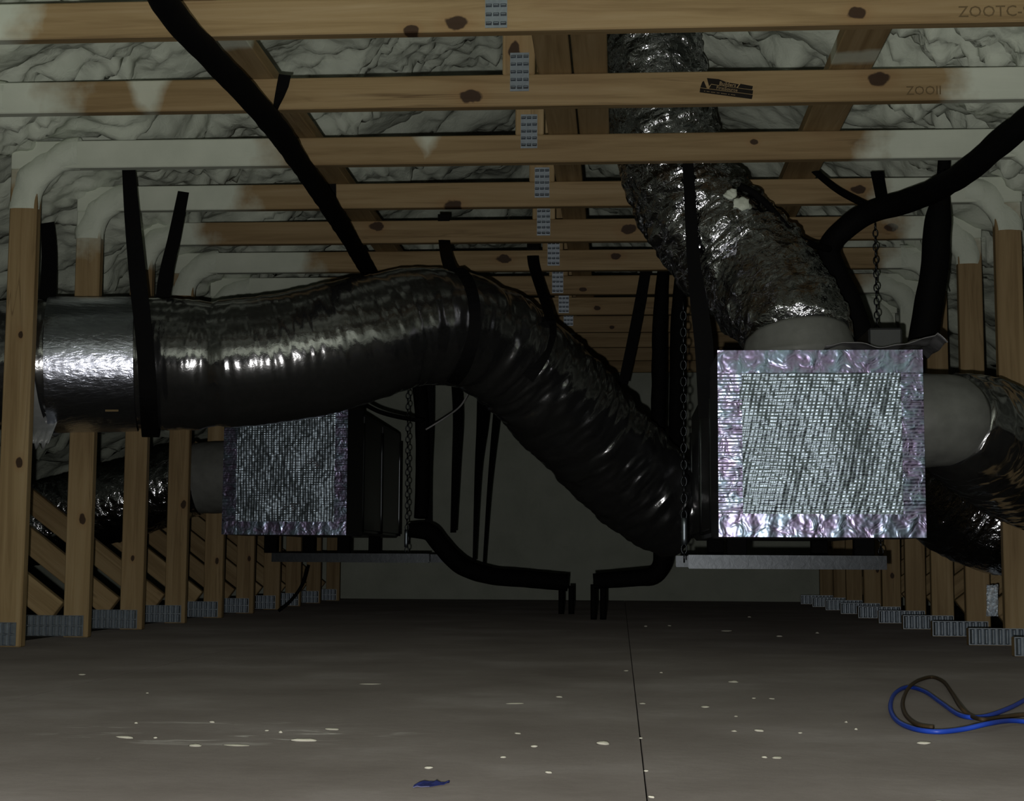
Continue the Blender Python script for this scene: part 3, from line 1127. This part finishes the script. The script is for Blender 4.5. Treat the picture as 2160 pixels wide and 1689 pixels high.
# ------------------------------------------------------------------ black insulated pipes
def lumps(seed, a=0.0025):
    return lambda s, th: a * noise.noise(Vector((s * 14 + seed, math.cos(th), math.sin(th))))


ZP = ZB - 0.05
lin = []
for u, v, dz, r in ((322, -40, 0, .031), (372, 40, -.004, .031), (455, 130, .0, .031), (572, 258, -.012, .033), (640, 355, .0, .031), (692, 430, -.012, .033), (738, 505, 0, .032), (785, 585, 0, .033)):
    p = PZ(u, v, ZP + dz)
    lin.append((p.x, p.y, p.z, r))
lin += [px(836, 665, 7.05, .036), px(874, 760, 7.6, .036), px(888, 850, 7.75, .036), px(892, 980, 7.78, .036), px(888, 1095, 7.75, .036)]
o = tube('insulated_pipe', lin, RUBBER, None, 20, 0.015, lumps(1.0))
tag(o, 'long black insulated pipe running diagonally under the collars at upper left', 'pipe', 'black insulated refrigerant pipes')
rp = [px(2520, 20, 3.3, .035), px(2370, 110, 3.65, .035), px(2235, 205, 3.95, .035), px(2150, 268, 4.12, .035), px(2065, 340, 4.35, .035), px(1990, 392, 4.62, .036), px(1910, 425, 4.88, .037), px(1840, 446, 5.02, .038),
      px(1778, 486, 5.08, .038), px(1748, 530, 5.08, .038), px(1766, 580, 5.06, .037), px(1795, 640, 5.02, .036), px(1826, 735, 4.98, .036)]
o = tube('insulated_pipe', rp, RUBBER, None, 20, 0.012, lumps(3.0, 0.003))
tag(o, 'curved black insulated pipe entering at the right edge and dropping behind the right foil box', 'pipe', 'black insulated refrigerant pipes')
vp = [px(1992, 332, 4.98, .019), px(1988, 400, 4.99, .024), px(1978, 470, 5.0, .042), px(1972, 560, 5.0, .044), px(1958, 650, 5.0, .046), px(1945, 735, 5.0, .048)]
o = tube('insulated_pipe', vp, RUBBER, None, 20, 0.012, lumps(6.0, 0.003))
tag(o, 'upright black insulated pipe right of the curved one, standing behind the right foil box', 'pipe', 'black insulated refrigerant pipes')
zc_top = RZ1 - 0.01
box('pipe_shelf', (P(1800, 700, 5.0).x, 4.70, RZ1 - 0.011), (RX1 + 0.02, 5.30, P(1900, 720, 5.0).z + 0.0), CABI, AHR, 0.006)['label'] = 'black coupling housing behind the foil box'

DY = 7.85
dp = [px(862, 1118, 7.85, .036), px(905, 1122, DY, .046), px(930, 1150, DY, .046), px(972, 1192, DY, .046), px(1030, 1213, DY, .044), px(1110, 1221, DY, .043), px(1203, 1229, DY, .042)]
o = tube('drain_pipe', dp, RUBBER, None, 18, 0.012, lumps(8.0))
tag(o, 'black pipe bending down from the left air handler to the middle floor', 'pipe', 'black pipes near the floor')
for u in (1184, 1205):
    p = P(u, 1235, DY)
    tube('pipe_leg', [(p.x, DY, p.z, .014), (p.x, DY, 0.001, .014)], RUBBER, o, 10, 0.02)
RY = 7.2
dp2 = [px(1408, 1105, RY, .046), px(1400, 1150, RY, .046), px(1396, 1190, RY, .044), px(1378, 1214, RY, .041), px(1340, 1219, RY, .038), px(1250, 1226, RY, .036)]
o2 = tube('drain_pipe', dp2, RUBBER, None, 18, 0.012, lumps(9.0))
tag(o2, 'black elbowed pipe dropping below the big grey duct and ending mid floor', 'pipe', 'black pipes near the floor')
for u in (1252, 1272):
    p = P(u, 1232, RY)
    tube('pipe_leg', [(p.x, RY, p.z, .014), (p.x, RY, 0.001, .014)], RUBBER, o2, 10, 0.02)
# dark risers behind the bend of the big duct
for u, yy, r, lab in ((1390, 6.9, .033, 'left one of two dark upright pipes behind the right air handler'), (1428, 6.9, .033, 'right one of two dark upright pipes behind the right air handler')):
    o = tube('riser_pipe', [px(u + 10, 560, yy, r * .8), px(u + 2, 680, yy, r), px(u, 800, yy, r), px(u - 2, 930, yy, r), px(u, 1110, yy, r)], RUBBER, None, 16, 0.03, lumps(u))
    tag(o, lab, 'pipe', 'dark risers')


# thin cables
def cable(ctrl, r, mat, lab, grp=None):
    o = tube('cable', [(*P(u, v, y), r) for u, v, y in ctrl], mat, None, 8, 0.012)
    tag(o, lab, 'cable', grp)
    return o


cable([(1560, 392, 4.83), (1592, 408, 4.83), (1628, 442, 4.82), (1664, 484, 4.82), (1704, 512, 4.88), (1752, 526, 5.0)], .011, RUBBER, 'thin black cable draped down the upper edge of the crinkled duct')
cable([(1703, 345, 5.3), (1735, 375, 5.25), (1775, 405, 5.15), (1835, 436, 5.03)], .012, RUBBER, 'thin black cable dropping from the runner board to the curved pipe')
cable([(2128, 255, 4.15), (2085, 290, 4.22), (2055, 325, 4.30), (2035, 362, 4.40)], .006, RUBBER, 'fine black wire following the curved pipe near the right edge')
cable([(1992, 362, 4.58), (1960, 388, 4.66), (1938, 420, 4.76)], .006, RUBBER, 'fine black wire looping above the curved pipe')
cable([(898, 906, 7.1), (940, 880, 7.1), (972, 855, 7.05), (992, 820, 7.0)], .0042, WIREG, 'thin grey wire arching below the big grey duct')
cable([(765, 850, 6.5), (800, 868, 6.6), (845, 880, 6.7), (895, 888, 6.8)], .010, RUBBER, 'thin black cable hanging above the left air handler cabinet')
cable([(648, 1195, 7.6), (636, 1235, 7.6), (612, 1268, 7.6), (585, 1290, 7.6)], .008, RUBBER, 'thin black cable trailing to the floor under the left air handler')

# ------------------------------------------------------------------ webbing straps
GRP = 'black webbing hanger straps'


def strap(ctrl, lab, **kw):
    o = ribbon('hanger_strap', ctrl, STRAPM, None, **kw)
    tag(o, lab, 'strap', GRP)
    return o


strap([pw(271, 352, 4.815, .042), pw(279, 460, 4.82, .05), pw(292, 600, 4.825, .056), pw(302, 690, 4.835, .056), pw(309, 770, 4.845, .056), pw(313, 850, 4.885, .056),
       pw(316, 905, 5.0, .056), pw(318, 921, 5.09, .056), pw(322, 900, 5.22, .056), pw(332, 800, 5.325, .05), pw(345, 610, 5.34, .05), pw(368, 500, 5.35, .046), pw(388, 400, 5.355, .04)],
      'wide black strap looped round the big grey duct near the left posts')
DLP = resample(crom(dL, 16), 0.01)


def wrap_pts(u_px, w, a0, a1, n=9, gap=0.008, lean=0.0):
    """points hugging the big duct where its centre line passes pixel column u_px"""
    best = min(range(1, len(DLP) - 1), key=lambda k: abs(F * ((Vector(DLP[k][:3]) - CAM).dot(right)) / ((Vector(DLP[k][:3]) - CAM).dot(fwd)) + W / 2 - u_px))
    c = Vector(DLP[best][:3])
    tg = (Vector(DLP[best + 1][:3]) - Vector(DLP[best - 1][:3])).normalized()
    fr = Vector((0, -1, 0))
    fr = (fr - tg * fr.dot(tg)).normalized()
    upd = fr.cross(tg)
    if upd.z < 0:
        upd = -upd
    out = []
    for k in range(n):
        a = math.radians(a0 + (a1 - a0) * k / (n - 1))
        q = c + (upd * math.cos(a) + fr * math.sin(a)) * (DLP[best][3] + gap) + tg * lean * k / (n - 1)
        out.append((q.x, q.y, q.z, w))
    return out


strap([pw(936, 452, 5.965, .046)[:4], pw(938, 515, 5.95, .046)[:4]] + wrap_pts(935, .046, 8, 165, 10, 0.010),
      'black strap hung from the fifth truss over the crest of the big grey duct')
strap([pw(1124, 508, 6.575, .05)[:4], pw(1127, 560, 6.5, .05)[:4]] + wrap_pts(1075, .034, 20, 110, 7, 0.010),
      'black strap hung from the sixth truss at the bend of the big grey duct')
strap([pw(1451, 342, 4.80, .034), pw(1456, 430, 4.79, .036), pw(1462, 540, 4.78, .040), pw(1474, 640, 4.76, .052), pw(1486, 745, 4.75, .056), pw(1488, 900, 4.745, .04)],
      'black strap passing in front of the crinkled duct down to the right air handler')
strap([pw(1362, 572, 7.19, .05), pw(1350, 640, 7.18, .052), pw(1332, 730, 7.17, .05), pw(1312, 820, 7.16, .045)], 'slanting black strap behind the upper edge of the big grey duct')
strap([pw(601, 158, 4.141, .036, .2), pw(595, 185, 4.141, .034, .2), pw(581, 228, 4.14, .02, .4), pw(570, 262, 4.05, .018, .5)], 'short black strap on the stamped collar holding the diagonal pipe')
strap([pw(700, 388, 5.36, .030), pw(700, 440, 5.355, .030), pw(694, 462, 5.3, .028)], 'short black strap on the fourth collar holding the diagonal pipe')
strap([pw(1850, 362, 5.36, .045), pw(1856, 395, 5.30, .042), pw(1864, 440, 5.06, .038)], 'short black strap holding the curved pipe under the fourth collar')
strap([pw(962, 800, 8.4, .055), pw(966, 880, 8.3, .055), pw(962, 980, 8.2, .045), pw(956, 1125, 8.0, .03)], 'leftmost of three black straps hanging against the end wall')
strap([pw(1022, 820, 8.4, .08), pw(1017, 900, 8.3, .062), pw(1008, 1000, 8.1, .035), pw(1000, 1190, 7.86, .016)], 'middle of three black straps hanging against the end wall')
strap([pw(1052, 840, 8.4, .045), pw(1045, 900, 8.3, .038), pw(1032, 1030, 8.1, .022), pw(1020, 1200, 7.86, .012)], 'rightmost of three black straps hanging against the end wall')
strap([pw(905, 790, 8.0, .05), pw(905, 900, 8.0, .045), pw(903, 1000, 8.0, .035), pw(903, 1118, 7.95, .03)], 'black strap just right of the left air handler')
strap([pw(100, 470, 5.33, .05), pw(104, 540, 5.32, .055), pw(100, 640, 5.29, .06)], 'black strap between the two nearest left posts')

# ------------------------------------------------------------------ sheets and scraps
vv, ff = [], []
nu, nv = 48, 14
for i in range(nu + 1):
    for j in range(nv + 1):
        a = i / nu
        x = P(1735, 735, YP + 0.05).x + (P(1990, 735, YP + 0.05).x - P(1735, 735, YP + 0.05).x) * a
        y = YP - 0.015 + 0.30 * j / nv
        if a > 0.15:
            y -= 0.0
        z = RZ1 + 0.008 + 0.022 * (0.5 + 0.5 * math.sin(a * 9 + 0.6 * j / nv)) * (0.4 + a) + 0.012 * noise.noise(Vector((a * 6, j * 0.25, 2.0)))
        if a > 0.9:
            z += 0.01 - (a - 0.9) * 0.2
        vv.append(Vector((x, y, max(z, RZ1 + 0.003))))
for i in range(nu):
    for j in range(nv):
        a = i * (nv + 1) + j
        ff.append((a, a + nv + 1, a + nv + 2, a + 1))
o = mesh_world('plastic_sheet', vv, ff, PLAST, None, True)
o.modifiers.new('thick', 'SOLIDIFY').thickness = 0.002
tag(o, 'crumpled dark plastic sheet lying on top of the right foil box', 'plastic sheet')

vv, ff = [], []
for i in range(9):
    for j in range(21):
        p = P(2081 + 24 * i / 8, 1233 + 66 * j / 20, 5.78)
        n = noise.noise(Vector((i * 0.9, j * 0.9, 3.3)))
        vv.append(p + Vector((0.004 * n, 0.018 * n, 0.003 * n)))
for i in range(8):
    for j in range(20):
        a = i * 21 + j
        ff.append((a, a + 21, a + 22, a + 1))
o = mesh_world('foil_scrap', vv, ff, make_metal('bright_foil', (0.75, 0.82, 0.95), 0.42, None, metallic=0.55), None, False)
o.modifiers.new('thick', 'SOLIDIFY').thickness = 0.002
tag(o, 'crumpled bright foil scrap standing between the right posts near the floor', 'foil scrap')


# ------------------------------------------------------------------ blue cord and brown loop on the floor
def floor_loop(name, pts, r, mat, lab):
    ctrl = []
    for u, v, h in pts:
        p = PZ(u, v, r + h)
        ctrl.append((p.x, p.y, p.z, r))
    o = tube(name, ctrl, mat, None, 10, 0.006)
    tag(o, lab, 'cord')
    return o


floor_loop('extension_cord', [(2300, 1395, 0), (2230, 1432, 0), (2165, 1474, 0), (2120, 1497, 0.0), (2070, 1512, 0.0), (2025, 1508, 0), (1985, 1482, 0), (1950, 1458, 0), (1915, 1449, 0), (1888, 1462, 0), (1878, 1490, 0),
                              (1890, 1518, 0), (1925, 1536, 0), (1975, 1543, 0), (2030, 1538, 0.002), (2085, 1526, 0.009), (2130, 1520, 0.004), (2180, 1523, 0), (2280, 1530, 0)], 0.0042, BLUE,
           'bright blue cord looped on the floor at lower right')
floor_loop('brown_loop', [(2290, 1508, 0), (2200, 1507, 0), (2150, 1508, 0), (2105, 1514, 0.0005), (2072, 1517, 0.009), (2045, 1508, 0.001), (2025, 1490, 0.009), (2008, 1462, 0), (1990, 1438, 0), (1966, 1428, 0), (1940, 1434, 0.002), (1920, 1447, 0.009), (1908, 1466, 0.001), (1904, 1488, 0), (1912, 1510, 0),
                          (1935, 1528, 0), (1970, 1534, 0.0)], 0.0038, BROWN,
           'dull brown loop on the floor behind the blue cord')  # thin brown tube tracing a loop set back from the blue one

# ------------------------------------------------------------------ crumbs
CR = [(1273, 1566, 30, 9), (1548, 1437, 19, 5), (1488, 1490, 18, 5), (1601, 1540, 20, 6), (1948, 1566, 26, 8), (1640, 1597, 22, 5), (1613, 1596, 13, 5), (1549, 1541, 11, 4),
      (1127, 1573, 15, 6), (1157, 1628, 14, 6), (904, 1618, 17, 7), (1062, 1596, 13, 5), (1180, 1469, 15, 4), (1355, 1483, 14, 3), (1321, 1414, 10, 3), (1628, 1473, 12, 3),
      (1590, 1472, 7, 3), (1553, 1510, 8, 3), (1806, 1537, 7, 5), (1785, 1522, 6, 4), (1688, 1545, 9, 4), (1374, 1680, 14, 6), (1532, 1328, 22, 9), (1645, 1340, 14, 7),
      (1581, 1300, 8, 5), (1724, 1334, 8, 4), (1362, 1320, 7, 4), (1412, 1319, 7, 3), (173, 1422, 14, 4), (311, 1461, 6, 3), (448, 1522, 12, 5), (592, 1543, 8, 6), (563, 1540, 9, 4),
      (1092, 1546, 13, 4), (1363, 1625, 9, 5), (1352, 1556, 8, 4), (1395, 1418, 7, 3), (287, 1524, 8, 4), (328, 1555, 9, 5), (700, 1537, 30, 5), (780, 1442, 42, 3), (1088, 1483, 40, 3),
      (265, 1554, 46, 6), (412, 1571, 30, 6), (500, 1571, 62, 4), (640, 1560, 54, 8), (1980, 1690, 16, 6)]
crumb_meshes = []
for k in range(6):
    bm = bmesh.new()
    bmesh.ops.create_icosphere(bm, subdivisions=2, radius=0.5)
    for v in bm.verts:
        n = noise.noise(v.co * 2.6 + Vector((k * 7.1, 0, 0)))
        v.co *= 1 + 0.42 * n
        v.co.z = max(v.co.z, -0.22)
    zmin = min(v.co.z for v in bm.verts)
    for v in bm.verts:
        v.co.z -= zmin
    me = bpy.data.meshes.new('foam_crumb')
    bm.to_mesh(me)
    bm.free()
    me.materials.append(CRUMBM)
    me.polygons.foreach_set('use_smooth', [True] * len(me.polygons))
    crumb_meshes.append(me)
for k, (u, v, w, h) in enumerate(CR):
    p = PZ(u, v + h * 0.4, 0.0)
    o = link('foam_crumb', crumb_meshes[k % 6], CRUMBM, (p.x, p.y, 0.0))
    sw = w * p.y / F
    o.scale = (sw, sw * random.uniform(0.6, 1.0) if w < 35 else sw * 0.35, min(h * p.y / F, 0.009))
    o.rotation_euler = (0, 0, random.uniform(-0.4, 0.4))
    lab = {(1273, 1566): 'largest oval foam crumb, just left of the floor seam', (1948, 1566): 'oval foam crumb below the blue cord loop',
           (1532, 1328): 'pale bent flake on the dark floor below the right strut', (1645, 1340): 'lone pale crumb right of the bent flake on the dark floor',
           (173, 1422): 'leftmost pale crumb on the floor, near the left posts', (904, 1618): 'round foam crumb just above the dark blue scrap',
           (1374, 1680): 'foam crumb on the floor seam at the bottom edge', (1548, 1437): 'flat oval crumb farthest back among the right floor crumbs',
           (780, 1442): 'thin pale streak farthest back on the left floor', (1088, 1483): 'thin pale streak left of the floor seam'}.get((u, v))
    if not lab:
        lab = 'flat pale foam smear in the dusty left foreground' if w >= 28 else 'tiny pale foam crumb lying on the dusty floor'
    tag(o, lab, 'foam crumb', 'foam smears on the left floor' if 'smear' in lab else 'foam crumbs on the floor')

# blue scrap in the foreground
p = PZ(910, 1657, 0)
vv, ff = [], []
for i in range(9):
    for j in range(5):
        a, b_ = i / 8 - 0.5, j / 4 - 0.5
        wd = 0.020 * (1.0 - 1.2 * abs(a))
        vv.append(Vector((p.x + a * 0.040, p.y + b_ * wd * 2 + a * 0.03, 0.0015 + 0.007 * abs(noise.noise(Vector((i * .7, j * .8, 5)))))))
for i in range(8):
    for j in range(4):
        a = i * 5 + j
        ff.append((a, a + 5, a + 6, a + 1))
o = mesh_world('plastic_scrap', vv, ff, make_plain('dark_blue_plastic', (0.012, 0.018, 0.10), 0.5, 0.3), None, False)
o.modifiers.new('thick', 'SOLIDIFY').thickness = 0.001
tag(o, 'small torn dark blue scrap on the floor in front', 'scrap')
